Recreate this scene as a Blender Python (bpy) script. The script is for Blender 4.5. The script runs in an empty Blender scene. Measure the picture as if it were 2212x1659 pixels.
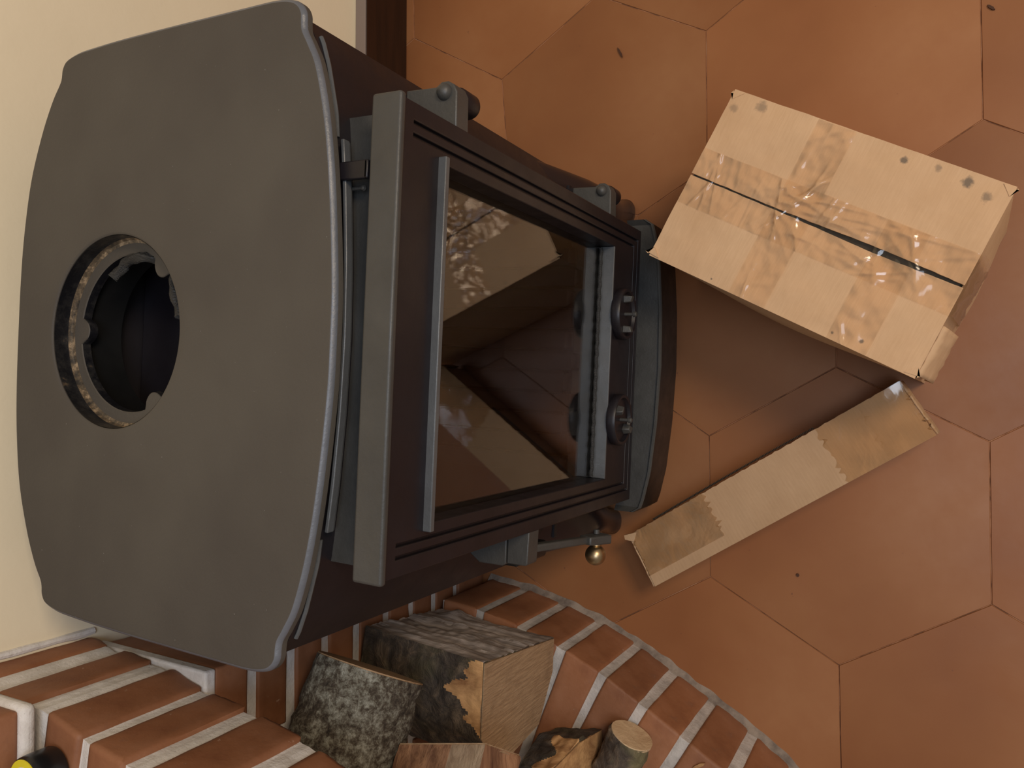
import bpy, bmesh, math, random
from mathutils import Vector, Matrix, noise
random.seed(7)
S = bpy.context.scene
COL = S.collection

# ------------------------------------------------------------------ camera
cam_d = bpy.data.cameras.new('camera')
cam = bpy.data.objects.new('camera', cam_d); COL.objects.link(cam)
r_ = Vector((0.99987508, -0.00507643, 0.01496843))     # towards the photograph's top edge
d_ = Vector((0.00251400, -0.88388575, -0.46769612))    # towards its right edge
n_ = Vector((0.01560461, 0.46767533, -0.88376257))     # view direction
M = Matrix((d_, r_, -n_)).transposed().to_4x4()
M.translation = Vector((0, 0, 1.2014))
cam.matrix_world = M
cam_d.sensor_width = 36; cam_d.lens = 27.885; cam_d.clip_start = 0.02; cam_d.clip_end = 50
S.camera = cam

# ------------------------------------------------------------------ light
world = bpy.data.worlds.new('room_light'); S.world = world; world.use_nodes = True
bg = world.node_tree.nodes['Background']
bg.inputs[0].default_value = (1.0, 0.86, 0.72, 1); bg.inputs[1].default_value = 0.30

def area(name, loc, target, size, power, color, size_y=None):
    l = bpy.data.lights.new(name, 'AREA'); l.energy = power; l.color = color; l.size = size
    if size_y: l.shape = 'RECTANGLE'; l.size_y = size_y
    o = bpy.data.objects.new(name, l); COL.objects.link(o); o.location = loc
    o.rotation_euler = (Vector(target) - Vector(loc)).to_track_quat('-Z', 'Y').to_euler()
    return o
area('ceiling_lamp', (0.85, -1.20, 2.20), (0.1, 0.5, 0.4), 0.60, 31, (1.0, 0.80, 0.58))
area('cool_lamp', (-0.15, -0.70, 2.45), (-0.1, 0.3, 0.2), 1.0, 20, (0.72, 0.83, 1.0), 0.8)
S.view_settings.view_transform = 'Standard'; S.view_settings.look = 'None'
S.view_settings.exposure = -0.12; S.view_settings.gamma = 1.0; S.view_settings.use_curve_mapping = False

# ------------------------------------------------------------------ materials
class NT:
    def __init__(s, name):
        s.m = bpy.data.materials.new(name); s.m.use_nodes = True
        s.t = s.m.node_tree; s.n = s.t.nodes; s.l = s.t.links
        s.b = s.n['Principled BSDF']; s.out = s.n['Material Output']; s._tc = None
    def add(s, typ, **kw):
        x = s.n.new(typ)
        for k, v in kw.items(): setattr(x, k, v)
        return x
    def set(s, **kw):
        for k, v in kw.items():
            k = k.replace('_', ' ')
            if isinstance(v, tuple) and len(v) == 3: v = (*v, 1)
            s.b.inputs[k].default_value = v
        return s
    def co(s, scale=(1, 1, 1), rot=(0, 0, 0), loc=(0, 0, 0)):
        if s._tc is None: s._tc = s.add('ShaderNodeTexCoord')
        mp = s.add('ShaderNodeMapping'); mp.inputs['Scale'].default_value = scale
        mp.inputs['Rotation'].default_value = rot; mp.inputs['Location'].default_value = loc
        s.l.new(s._tc.outputs['Object'], mp.inputs[0]); return mp.outputs[0]
    def noise(s, scale, detail=4, rough=0.6, co=None, dist=0.0):
        x = s.add('ShaderNodeTexNoise'); x.inputs['Scale'].default_value = scale
        x.inputs['Detail'].default_value = detail; x.inputs['Roughness'].default_value = rough
        x.inputs['Distortion'].default_value = dist
        s.l.new(co or s.co(), x.inputs['Vector']); return x.outputs['Fac']
    def voro(s, scale, co=None, feature='F1'):
        x = s.add('ShaderNodeTexVoronoi', feature=feature); x.inputs['Scale'].default_value = scale
        s.l.new(co or s.co(), x.inputs['Vector']); return x.outputs['Distance']
    def wave(s, scale, co=None, dist=1.0, direction='X', det=2):
        x = s.add('ShaderNodeTexWave', bands_direction=direction); x.inputs['Scale'].default_value = scale
        x.inputs['Distortion'].default_value = dist; x.inputs['Detail'].default_value = det
        s.l.new(co or s.co(), x.inputs['Vector']); return x.outputs['Fac']
    def ramp(s, fac, stops):
        x = s.add('ShaderNodeValToRGB'); e = x.color_ramp.elements
        while len(e) < len(stops): e.new(0.5)
        for i, (p, c) in enumerate(stops):
            e[i].position = p; e[i].color = (*c, 1) if isinstance(c, tuple) else (c, c, c, 1)
        s.l.new(fac, x.inputs[0]); return x.outputs[0]
    def mix(s, fac, a, b, mode='MIX'):
        x = s.add('ShaderNodeMix', data_type='RGBA', blend_type=mode)
        for sock, v in ((x.inputs[0], fac), (x.inputs[6], a), (x.inputs[7], b)):
            if isinstance(v, (int, float)): sock.default_value = v
            elif isinstance(v, tuple): sock.default_value = (*v, 1)
            else: s.l.new(v, sock)
        return x.outputs[2]
    def math(s, op, a, b=0.0):
        x = s.add('ShaderNodeMath', operation=op)
        for i, v in enumerate((a, b)):
            if isinstance(v, (int, float)): x.inputs[i].default_value = v
            else: s.l.new(v, x.inputs[i])
        return x.outputs[0]
    def color(s, c): s.l.new(c, s.b.inputs['Base Color']); return s
    def rough(s, c): s.l.new(c, s.b.inputs['Roughness']); return s
    def bump(s, *hs):
        prev = None
        for h, strength, dist in hs:
            b = s.add('ShaderNodeBump'); b.inputs['Strength'].default_value = strength
            b.inputs['Distance'].default_value = dist; s.l.new(h, b.inputs['Height'])
            if prev: s.l.new(prev, b.inputs['Normal'])
            prev = b.outputs[0]
        s.l.new(prev, s.b.inputs['Normal']); return s
    def rand(s):
        return s.add('ShaderNodeObjectInfo').outputs['Random']
    def xyz(s, co=None):
        x = s.add('ShaderNodeSeparateXYZ'); s.l.new(co or s.co(), x.inputs[0]); return x.outputs

def mat_plate():
    t = NT('stove_top_paint'); t.set(Roughness=0.62, Metallic=0.0)
    t.b.inputs['Specular IOR Level'].default_value = 0.35
    base = t.ramp(t.noise(5, 3), [(0.35, (0.062, 0.054, 0.046)), (0.65, (0.080, 0.071, 0.059))])
    spk = t.ramp(t.noise(420, 1, 0.4), [(0.80, 0.0), (0.83, 0.6)])
    t.color(t.mix(spk, base, (0.28, 0.27, 0.25)))
    t.bump((t.noise(260, 3, 0.7), 0.30, 0.0008), (t.noise(70, 3), 0.22, 0.0015)); return t.m
def mat_iron(name, c, rough=0.42, spec=0.5, bump=0.10):
    t = NT(name); t.set(Metallic=0.0); t.b.inputs['Specular IOR Level'].default_value = spec
    t.color(t.ramp(t.noise(14, 4), [(0.3, tuple(x * 0.8 for x in c)), (0.7, tuple(x * 1.2 for x in c))]))
    t.rough(t.ramp(t.noise(40, 3), [(0.3, rough * 0.85), (0.7, rough * 1.15)]))
    t.bump((t.noise(350, 2), bump, 0.0006), (t.noise(45, 2), bump * 0.8, 0.002)); return t.m
M_PLATE = mat_plate()
M_IRON = mat_iron('dark_stove_paint', (0.0115, 0.0095, 0.0120), 0.40, 0.36)
M_GLOSS = mat_iron('glossy_leg_paint', (0.010, 0.009, 0.012), 0.22, 0.55, 0.05)
M_IRON3 = mat_iron('lit_iron', (0.080, 0.084, 0.088), 0.42, 0.6, 0.35)  # lighter stove iron: light caught by ledges and bars is in the colour
M_EDGE = mat_iron('highlit_plate_edge', (0.105, 0.112, 0.130), 0.42, 0.6, 0.4)  # cool rim highlight painted into the bevel colour
M_IRON2 = mat_iron('worn_iron', (0.045, 0.044, 0.041), 0.5, 0.6, 0.35)
M_BLACK = mat_iron('black_iron', (0.008, 0.008, 0.008), 0.4, 0.4)
M_INNER = mat_iron('firebox_iron', (0.012, 0.010, 0.012), 0.5, 0.4)
def mat_collar():
    t = NT('collar_iron'); t.set(Roughness=0.33)
    z = t.xyz()[2]
    m = t.noise(60, 5, 0.7)
    band = t.ramp(t.math('ADD', z, 0), [(0, 0), (1, 1)])
    c = t.ramp(m, [(0.45, (0.007, 0.007, 0.009)), (0.62, (0.022, 0.021, 0.021)), (0.76, (0.13, 0.09, 0.055))])
    t.color(c); t.bump((t.noise(180, 4), 0.5, 0.001)); return t.m
M_COLLAR = mat_collar()
def mat_rust():
    t = NT('rusty_collar_edge'); t.set(Roughness=0.42)
    m = t.noise(70, 5, 0.75)
    t.color(t.ramp(m, [(0.38, (0.03, 0.026, 0.022)), (0.52, (0.11, 0.08, 0.05)), (0.66, (0.36, 0.26, 0.16))])); t.bump((m, 0.4, 0.001)); return t.m
M_RUST = mat_rust()
def mat_brass():
    t = NT('aged_brass'); t.set(Metallic=1.0, Roughness=0.36)
    t.color(t.ramp(t.noise(80, 3), [(0.3, (0.33, 0.24, 0.14)), (0.7, (0.48, 0.36, 0.21))])); return t.m
M_BRASS = mat_brass()
def mat_glass():
    t = NT('stove_glass'); t.set(Roughness=0.0, IOR=1.52, Base_Color=(0.92, 0.90, 0.88))
    t.b.inputs['Transmission Weight'].default_value = 1.0; return t.m
M_GLASS = mat_glass()
def mat_rope():
    t = NT('seal_rope'); t.set(Base_Color=(0.028, 0.028, 0.028), Roughness=0.6)
    t.bump((t.wave(260, t.co(rot=(0.5, 0.6, 0.7)), 2.0), 0.8, 0.001)); return t.m
M_ROPE = mat_rope()
def mat_tile():
    t = NT('terracotta_tile'); r = t.rand()
    co = t.co()
    n1 = t.noise(3.2, 3, 0.55, co); n2 = t.noise(14, 4, 0.6, co)
    a = t.ramp(n1, [(0.28, (0.225, 0.084, 0.030)), (0.50, (0.285, 0.120, 0.046)), (0.72, (0.345, 0.164, 0.072))])
    b = t.mix(t.ramp(n2, [(0.35, 0.0), (0.7, 0.35)]), a, (0.245, 0.085, 0.026))
    v = t.ramp(r, [(0.0, (0.86, 0.84, 0.82)), (1.0, (1.08, 1.05, 1.04))])
    c = t.mix(1.0, b, v, 'MULTIPLY')
    spk = t.ramp(t.noise(70, 2, 0.5, co), [(0.745, 0.0), (0.78, 0.7)])
    t.color(t.mix(spk, c, (0.13, 0.05, 0.03)))
    t.rough(t.ramp(n2, [(0.3, 0.40), (0.7, 0.52)])); t.b.inputs['Specular IOR Level'].default_value = 0.35
    t.bump((n1, 0.25, 0.01), (t.noise(120, 3, 0.6, co), 0.08, 0.001)); return t.m
M_TILE = mat_tile()
def mat_grout():
    t = NT('tile_joint'); t.set(Roughness=0.9)
    t.color(t.ramp(t.noise(22, 4), [(0.42, (0.15, 0.07, 0.04)), (0.50, (0.34, 0.155, 0.08)), (0.7, (0.46, 0.26, 0.155))])); return t.m
M_GROUT = mat_grout()
def mat_brick():
    t = NT('clay_brick'); r = t.rand(); co = t.co()
    n = t.noise(16, 4, 0.6, co)
    a = t.ramp(n, [(0.3, (0.215, 0.080, 0.034)), (0.5, (0.285, 0.118, 0.052)), (0.75, (0.34, 0.155, 0.08))])
    c = t.mix(1.0, a, t.ramp(r, [(0, (0.82, 0.80, 0.80)), (1, (1.08, 1.06, 1.05))]), 'MULTIPLY')
    dirt = t.ramp(t.noise(45, 4, 0.7, co), [(0.58, 0.0), (0.78, 0.5)])
    c = t.mix(dirt, c, (0.17, 0.085, 0.055))
    ef = t.ramp(t.noise(90, 3, 0.7, co), [(0.70, 0.0), (0.77, 0.7)])
    t.color(t.mix(ef, c, (0.52, 0.33, 0.24)))
    t.set(Roughness=0.62)
    t.bump((t.noise(170, 4, 0.7, co), 0.25, 0.0015), (t.noise(30, 2, 0.5, co), 0.2, 0.003)); return t.m
M_BRICK = mat_brick()
def mat_mortar(name, c1, c2):
    t = NT(name); t.set(Roughness=0.9)
    base = t.ramp(t.noise(28, 5, 0.65), [(0.32, c1), (0.6, c2)])
    pit = t.ramp(t.voro(150), [(0.05, 1.0), (0.12, 0.0)])
    t.color(t.mix(t.math('MULTIPLY', pit, 0.4), base, (0.22, 0.19, 0.17)))
    t.bump((t.noise(190, 5, 0.75), 0.5, 0.002), (t.noise(50, 3), 0.4, 0.004)); return t.m
M_MORTAR = mat_mortar('white_mortar', (0.58, 0.54, 0.50), (0.74, 0.71, 0.68))
M_MORTAR2 = mat_mortar('dusty_mortar', (0.38, 0.35, 0.325), (0.58, 0.54, 0.505))
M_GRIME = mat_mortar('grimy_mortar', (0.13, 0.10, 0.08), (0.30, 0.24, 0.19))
def mat_wall():
    t = NT('cream_wall_paint'); t.set(Roughness=0.7)
    t.color(t.ramp(t.noise(4, 3), [(0.3, (0.84, 0.735, 0.53)), (0.7, (0.88, 0.775, 0.57))]))
    t.bump((t.noise(25, 3), 0.12, 0.004), (t.noise(240, 2), 0.08, 0.001)); return t.m
M_WALL = mat_wall()
def mat_wood():
    t = NT('dark_varnished_wood'); t.set(Roughness=0.4)
    t.color(t.ramp(t.noise(6, 4, 0.6, t.co((1, 12, 12))), [(0.3, (0.012, 0.004, 0.002)), (0.7, (0.030, 0.010, 0.004))])); return t.m
M_WOOD = mat_wood()
def mat_plain(name, c, rough=0.6, metal=0.0):
    t = NT(name); t.set(Base_Color=c, Roughness=rough, Metallic=metal)
    t.bump((t.noise(200, 2), 0.08, 0.0006)); return t.m
M_DUST_LIT = mat_plain('dusty_lit_ledge', (0.24, 0.19, 0.165), 0.8)  # grey of dust, with light on the upward face put into the colour
def mat_card(name, k, stains):
    t = NT(name); co = t.co()
    base = t.ramp(t.noise(9, 4, 0.6, co), [(0.3, tuple(x * k for x in (0.55, 0.345, 0.19))), (0.7, tuple(x * k for x in (0.64, 0.425, 0.25)))])
    fib = t.noise(30, 3, 0.6, t.co((30, 1.5, 1.5)))
    base = t.mix(t.ramp(fib, [(0.35, 0.25), (0.65, 0.0)]), base, tuple(x * k for x in (0.47, 0.285, 0.15)))
    if stains:
        for (sx, sy, rad, am) in stains:
            x = t.xyz(t.co(loc=(-sx, -sy, 0)))
            d = t.math('SQRT', t.math('ADD', t.math('MULTIPLY', x[0], x[0]), t.math('MULTIPLY', x[1], x[1])))
            d = t.math('ADD', t.math('DIVIDE', d, rad), t.math('MULTIPLY', t.noise(60, 4, 0.7, co), 1.2))
            base = t.mix(t.ramp(d, [(0.75, am), (1.25, 0.0)]), base, (0.09, 0.075, 0.06))
    t.color(base); t.set(Roughness=0.72)
    fl = t.wave(62, t.co(), 1.6, 'X', 2)
    t.bump((fl, 0.05, 0.0012), (t.noise(22, 3, 0.6, co), 0.3, 0.005), (t.noise(200, 2, 0.5, co), 0.06, 0.0005)); return t.m
M_CARD = mat_card('cardboard', 1.0, [(0.118, 0.098, 0.020, 0.8), (0.050, 0.098, 0.013, 0.8), (-0.125, 0.102, 0.020, 0.5), (0.142, 0.090, 0.016, 0.6), (0.085, 0.103, 0.012, 0.5), (0.0715, -0.1026, 0.006, 0.8), (0.104, -0.0984, 0.007, 0.8), (-0.083, -0.105, 0.005, 0.9), (-0.155, 0.09, 0.014, 0.4)])
M_CARD2 = mat_card('grey_cardboard', 0.78, None)
M_CARD_SHADE = mat_plain('shaded_cardboard', (0.045, 0.032, 0.02), 0.8)  # near-black cardboard, shade between layers put into the colour
def mat_tape(name, tint, bscale, bstr, cover):
    t = NT(name); t.n.remove(t.b)
    co = t.co()
    h1 = t.noise(bscale, 3, 0.5, co, 1.5); h2 = t.voro(bscale * 0.6, t.co((1, 0.35, 1), (0, 0, 0.5)), 'SMOOTH_F1')
    b1 = t.add('ShaderNodeBump'); b1.inputs['Strength'].default_value = bstr; b1.inputs['Distance'].default_value = 0.006
    t.l.new(h1, b1.inputs['Height'])
    b2 = t.add('ShaderNodeBump'); b2.inputs['Strength'].default_value = bstr * 0.7; b2.inputs['Distance'].default_value = 0.006
    t.l.new(h2, b2.inputs['Height']); t.l.new(b1.outputs[0], b2.inputs['Normal'])
    tr = t.add('ShaderNodeBsdfTransparent'); tr.inputs[0].default_value = (*tint, 1)
    gl = t.add('ShaderNodeBsdfGlossy'); gl.inputs['Roughness'].default_value = 0.11; gl.inputs[0].default_value = (1, 1, 1, 1)
    t.l.new(b2.outputs[0], gl.inputs['Normal'])
    fr = t.add('ShaderNodeFresnel'); fr.inputs[0].default_value = 1.5; t.l.new(b2.outputs[0], fr.inputs['Normal'])
    mx = t.add('ShaderNodeMixShader'); t.l.new(t.math('MULTIPLY', fr.outputs[0], cover), mx.inputs[0])
    t.l.new(tr.outputs[0], mx.inputs[1]); t.l.new(gl.outputs[0], mx.inputs[2])
    t.l.new(mx.outputs[0], t.out.inputs[0]); return t.m
M_TAPE = mat_tape('clear_tape', (0.99, 0.97, 0.935), 24, 0.09, 0.75)
M_TAPE2 = mat_tape('tinted_tape', (0.93, 0.87, 0.77), 26, 0.14, 1.0)
def mat_bark_lichen():
    t = NT('lichen_bark'); co = t.co()
    n = t.noise(110, 6, 0.8, co, 0.15); big = t.noise(12, 3, 0.6, co)
    f = t.math('ADD', t.math('MULTIPLY', n, 0.8), t.math('MULTIPLY', big, 0.25))
    c = t.ramp(f, [(0.40, (0.025, 0.018, 0.013)), (0.50, (0.10, 0.078, 0.055)), (0.58, (0.26, 0.25, 0.20)), (0.68, (0.50, 0.50, 0.44))])
    t.color(c); t.set(Roughness=0.85); t.bump((n, 1.0, 0.006), (t.noise(30, 3, 0.6, co), 0.5, 0.01)); return t.m
def mat_bark_dark(name='dark_bark', k=1.0, green=(0.075, 0.07, 0.03)):
    t = NT(name); co = t.co()
    n = t.noise(40, 5, 0.7, co, 0.5)
    c = t.ramp(n, [(0.3, tuple(k * x for x in (0.016, 0.012, 0.010))), (0.5, tuple(k * x for x in (0.05, 0.037, 0.027))), (0.68, tuple(k * x for x in (0.12, 0.085, 0.055)))])
    c = t.mix(t.ramp(t.noise(11, 3, 0.6, co), [(0.50, 0.0), (0.66, 0.6)]), c, tuple(k * x for x in green))
    t.color(c); t.set(Roughness=0.8); t.bump((n, 0.9, 0.006)); return t.m
def mat_grain(name, c1, c2, axis=(60, 4, 60), k=1.0, rough=0.7):
    t = NT(name)
    n = t.noise(1.0, 5, 0.65, t.co(axis), 0.4); n2 = t.noise(20, 4, 0.6)
    c = t.ramp(n, [(0.32, c1), (0.62, c2)])
    c = t.mix(t.ramp(n2, [(0.55, 0.0), (0.75, 0.4)]), c, tuple(x * 0.55 for x in c1))
    t.color(c); t.set(Roughness=rough); t.bump((n, 0.8, 0.004), (t.noise(150, 3), 0.2, 0.001)); return t.m
M_LICHEN = mat_bark_lichen(); M_BARK = mat_bark_dark(); M_BARKG = mat_bark_dark('mossy_bark', 1.5, (0.13, 0.12, 0.05))
M_SPLIT = mat_grain('weathered_split_wood', (0.19, 0.155, 0.14), (0.50, 0.43, 0.39), (60, 5, 70))
M_END = mat_grain('sawn_end_wood', (0.30, 0.185, 0.10), (0.43, 0.285, 0.165), (330, 1, 30))
M_TORN = mat_grain('torn_sapwood', (0.20, 0.085, 0.03), (0.58, 0.33, 0.14), (30, 14, 30))
M_REDW = mat_grain('reddish_split_wood', (0.09, 0.035, 0.018), (0.36, 0.19, 0.10), (5, 75, 60))
M_TANW = mat_grain('tan_split_wood', (0.20, 0.13, 0.08), (0.36, 0.26, 0.17), (5, 75, 60))
M_PALE = mat_grain('pale_sawn_wood', (0.48, 0.32, 0.18), (0.66, 0.48, 0.29), (25, 25, 25))

# ------------------------------------------------------------------ helpers
def link_mesh(name, bm, mats, parent=None, smooth=False, loc=None, rot=None, ang=40):
    bmesh.ops.recalc_face_normals(bm, faces=bm.faces)
    me = bpy.data.meshes.new(name); bm.to_mesh(me); bm.free()
    for m in (mats if isinstance(mats, (list, tuple)) else [mats]): me.materials.append(m)
    if smooth:
        me.polygons.foreach_set('use_smooth', [True] * len(me.polygons))
        try: me.set_sharp_from_angle(angle=math.radians(ang))
        except Exception: pass
    o = bpy.data.objects.new(name, me); COL.objects.link(o)
    if parent: o.parent = parent
    if loc is not None: o.location = loc
    if rot is not None: o.rotation_euler = rot
    return o
def tag(o, label, cat, group=None):
    o['label'] = label; o['category'] = cat
    if group: o['group'] = group
    return o
def struct(o): o['kind'] = 'structure'; return o
def empty(name, loc, rz=0.0):
    o = bpy.data.objects.new(name, None); COL.objects.link(o); o.location = loc; o.rotation_euler = (0, 0, rz)
    o.empty_display_size = 0.05; return o
def bevel(o, w, seg=2, ang=35):
    m = o.modifiers.new('bevel', 'BEVEL'); m.width = w; m.segments = seg; m.limit_method = 'ANGLE'; m.angle_limit = math.radians(ang)
    m.harden_normals = False; return o
def add_box(bm, x0, x1, y0, y1, z0, z1, rot=None, at=None):
    vs = [Vector((x, y, z)) for z in (z0, z1) for y in (y0, y1) for x in (x0, x1)]
    if rot: vs = [rot @ v for v in vs]
    if at: vs = [v + Vector(at) for v in vs]
    v = [bm.verts.new(p) for p in vs]
    for f in ((0, 2, 3, 1), (4, 5, 7, 6), (0, 1, 5, 4), (2, 6, 7, 3), (0, 4, 6, 2), (1, 3, 7, 5)):
        bm.faces.new([v[i] for i in f])
    return v
def box(name, dims, m, parent=None, bev=0.0015, seg=2, **kw):
    bm = bmesh.new(); add_box(bm, *dims); o = link_mesh(name, bm, m, parent, smooth=bev > 0, **kw)
    if bev: bevel(o, bev, seg)
    return o
def add_prism(bm, pts, z0, z1, mi=0):
    a = [bm.verts.new((p[0], p[1], z0)) for p in pts]; b = [bm.verts.new((p[0], p[1], z1)) for p in pts]
    n = len(pts); fs = [bm.faces.new(list(reversed(a))), bm.faces.new(b)]
    for i in range(n): fs.append(bm.faces.new((a[i], a[(i + 1) % n], b[(i + 1) % n], b[i])))
    for f in fs: f.material_index = mi
    return fs
def add_lathe(bm, prof, n=40, axis='Z', at=(0, 0, 0), close=False):
    rings = []
    for r, h in prof:
        ring = []
        for i in range(n):
            a = 2 * math.pi * i / n; c, s = r * math.cos(a), r * math.sin(a)
            p = {'Z': (c, s, h), 'Y': (c, h, s), 'X': (h, c, s)}[axis]
            ring.append(bm.verts.new(Vector(p) + Vector(at)))
        rings.append(ring)
    for a, b in zip(rings, rings[1:] + ([rings[0]] if close else [])):
        for i in range(n): bm.faces.new((a[i], a[(i + 1) % n], b[(i + 1) % n], b[i]))
    if not close:
        bm.faces.new(rings[0]); bm.faces.new(rings[-1])
    return rings
def add_tube(bm, pts, rad, n=12, twist=0.0, cap=True):
    rings = []
    for i, p in enumerate(pts):
        p = Vector(p); t = (Vector(pts[min(i + 1, len(pts) - 1)]) - Vector(pts[max(i - 1, 0)])).normalized()
        u = t.cross(Vector((0, 0, 1)))
        if abs(t.z) > 0.9: u = t.cross(Vector((1, 0, 0)))
        u.normalize(); w = t.cross(u); r = rad[i] if isinstance(rad, (list, tuple)) else rad
        ring = []
        for k in range(n):
            a = 2 * math.pi * k / n
            rr = r * (1 + (0.18 * math.cos(3 * a + twist * i) if twist else 0))
            ring.append(bm.verts.new(p + (u * math.cos(a) + w * math.sin(a)) * rr))
        rings.append(ring)
    for a, b in zip(rings, rings[1:]):
        for k in range(n): bm.faces.new((a[k], a[(k + 1) % n], b[(k + 1) % n], b[k]))
    if cap: bm.faces.new(rings[0]); bm.faces.new(rings[-1])
def catmull(pts, n):
    out = []; P = [Vector(p) for p in pts]
    for i in range(len(P) - 1):
        p0, p1, p2, p3 = P[max(i - 1, 0)], P[i], P[i + 1], P[min(i + 2, len(P) - 1)]
        for k in range(n):
            t = k / n
            out.append(0.5 * ((2 * p1) + (p2 - p0) * t + (2 * p0 - 5 * p1 + 4 * p2 - p3) * t * t + (3 * p1 - p0 - 3 * p2 + p3) * t ** 3))
    out.append(P[-1]); return out
def ipol(xs, ys, x):
    if x <= xs[0]: return ys[0]
    for i in range(len(xs) - 1):
        if x <= xs[i + 1]: return ys[i] + (ys[i + 1] - ys[i]) * (x - xs[i]) / (xs[i + 1] - xs[i])
    return ys[-1]

# ------------------------------------------------------------------ walls, skirting
WY = 0.88
struct(box('wall_back', (-3, 3, WY, WY + 0.12, -0.05, 2.6), M_WALL, bev=0))
sk = struct(box('baseboard_back', (-0.30, 3, 0.858, WY - 0.0005, 0.0005, 0.120), M_WOOD, bev=0.002))
box('dusty_lit_edge', (-0.30, 3, 0.8585, WY - 0.0005, 0.1201, 0.1225), M_DUST_LIT, sk, bev=0.001)

# ------------------------------------------------------------------ floor of hexagonal tiles
struct(box('floor', (-2.2, 2.6, -2.4, WY, -0.06, -0.0016), M_GROUT, bev=0))
floor = bpy.data.objects['floor']
meas = [(0.5502, 0.6578), (0.6559, 0.4809), (0.5589, 0.3021), (0.3484, 0.3009), (0.2878, 0.4105), (0.3643, -0.0609), (0.5745, -0.059),
        (0.2569, 0.1158), (-0.0593, 0.2983), (-0.2713, 0.2965), (-0.3752, 0.1169), (-0.2678, -0.0671), (-0.0572, -0.0661), (0.0424, 0.119)]
hx, hy, ha, hs = -0.1647, 0.1162, 0.0068, 0.21
def hexc(c, r):
    x, y = 1.5 * hs * c, math.sqrt(3) * hs * (r + 0.5 * (c % 2))
    return Vector((hx + x * math.cos(ha) - y * math.sin(ha), hy + x * math.sin(ha) + y * math.cos(ha)))
def hexv(c, r): return [hexc(c, r) + hs * Vector((math.cos(ha + k * math.pi / 3), math.sin(ha + k * math.pi / 3))) for k in range(6)]
lat = [v for c in range(-3, 5) for r in range(-3, 4) for v in hexv(c, r)]
res = []
for m in meas:
    m = Vector(m); b = min(lat, key=lambda v: (v - m).length); res.append((b, m - b))
def adj(v):
    sw = 0.15; d = Vector((0, 0))
    for b, rr in res:
        dist = (v - b).length
        if dist < 1e-4: return v + rr
        w = 1 / (dist / 0.2) ** 3 * 0.25; sw += w; d += rr * w
    return v + d / sw
for c in range(-6, 8):
    for r in range(-6, 4):
        vs = [adj(v) for v in hexv(c, r)]; ce = sum(vs, Vector((0, 0))) / 6
        if ce.y > WY + 0.15 or ce.x < -2.1 or ce.x > 2.5 or ce.y < -2.3: continue
        bm = bmesh.new(); dz = random.uniform(-0.0006, 0.0006)
        ring = []
        for i in range(6):
            a, b = vs[i], vs[(i + 1) % 6]
            for k in range(5):
                p = a.lerp(b, k / 5); q = ce + (p - ce) * (1 - 0.0026 - 0.0014 * random.random() ** 2); ring.append(q - ce)
        def lay(sc, z): return [bm.verts.new((p.x * sc, p.y * sc, z)) for p in ring]
        A, B, C_, D = lay(1, -0.02), lay(1, -0.0009), lay(0.997, -0.0002), lay(0.93, 0.0)
        for u, v in ((A, B), (B, C_), (C_, D)):
            for i in range(30): bm.faces.new((u[i], u[(i + 1) % 30], v[(i + 1) % 30], v[i]))
        bm.faces.new(D)
        if max(v.y for v in vs) > WY - 0.002:
            bmesh.ops.bisect_plane(bm, geom=bm.verts[:] + bm.edges[:] + bm.faces[:], plane_co=(0, WY - 0.003 - ce.y, 0), plane_no=(0, 1, 0), clear_outer=True)
        if len(bm.faces) < 3: bm.free(); continue
        link_mesh('floor_tile', bm, M_TILE, floor, smooth=True, loc=(ce.x, ce.y, dz))

# ------------------------------------------------------------------ brickwork on the left
def brick_mesh(bm, pts, z0, z1, jit=0.0012):
    fs = add_prism(bm, [(p[0] + random.uniform(-jit, jit) * 0.5, p[1] + random.uniform(-jit, jit) * 0.5) for p in pts], z0, z1)
    for v in bm.verts: v.co += Vector((random.uniform(-jit, jit), random.uniform(-jit, jit), random.uniform(-jit, jit))) * 0.6
def brick(pts, z0, z1, parent, bev=0.004):
    cx = sum(p[0] for p in pts) / len(pts); cy = sum(p[1] for p in pts) / len(pts)
    bm = bmesh.new(); brick_mesh(bm, [(p[0] - cx, p[1] - cy) for p in pts], 0, z1 - z0)
    bmesh.ops.bevel(bm, geom=bm.edges[:], offset=bev * random.uniform(0.8, 1.2), segments=2, profile=0.6, affect='EDGES')
    bmesh.ops.subdivide_edges(bm, edges=[e for e in bm.edges if e.calc_length() > 0.02], cuts=5, use_grid_fill=True)
    sd = random.random() * 50
    for v in bm.verts:
        q = v.co * 75 + Vector((sd, 0, 0)); h = noise.noise(q) * 0.0009 + max(0, noise.noise(q * 0.45) - 0.35) * -0.004
        v.co += v.normal * h
    return link_mesh('brick', bm, M_BRICK, parent, smooth=True, loc=(cx, cy, z0), ang=60)

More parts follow.
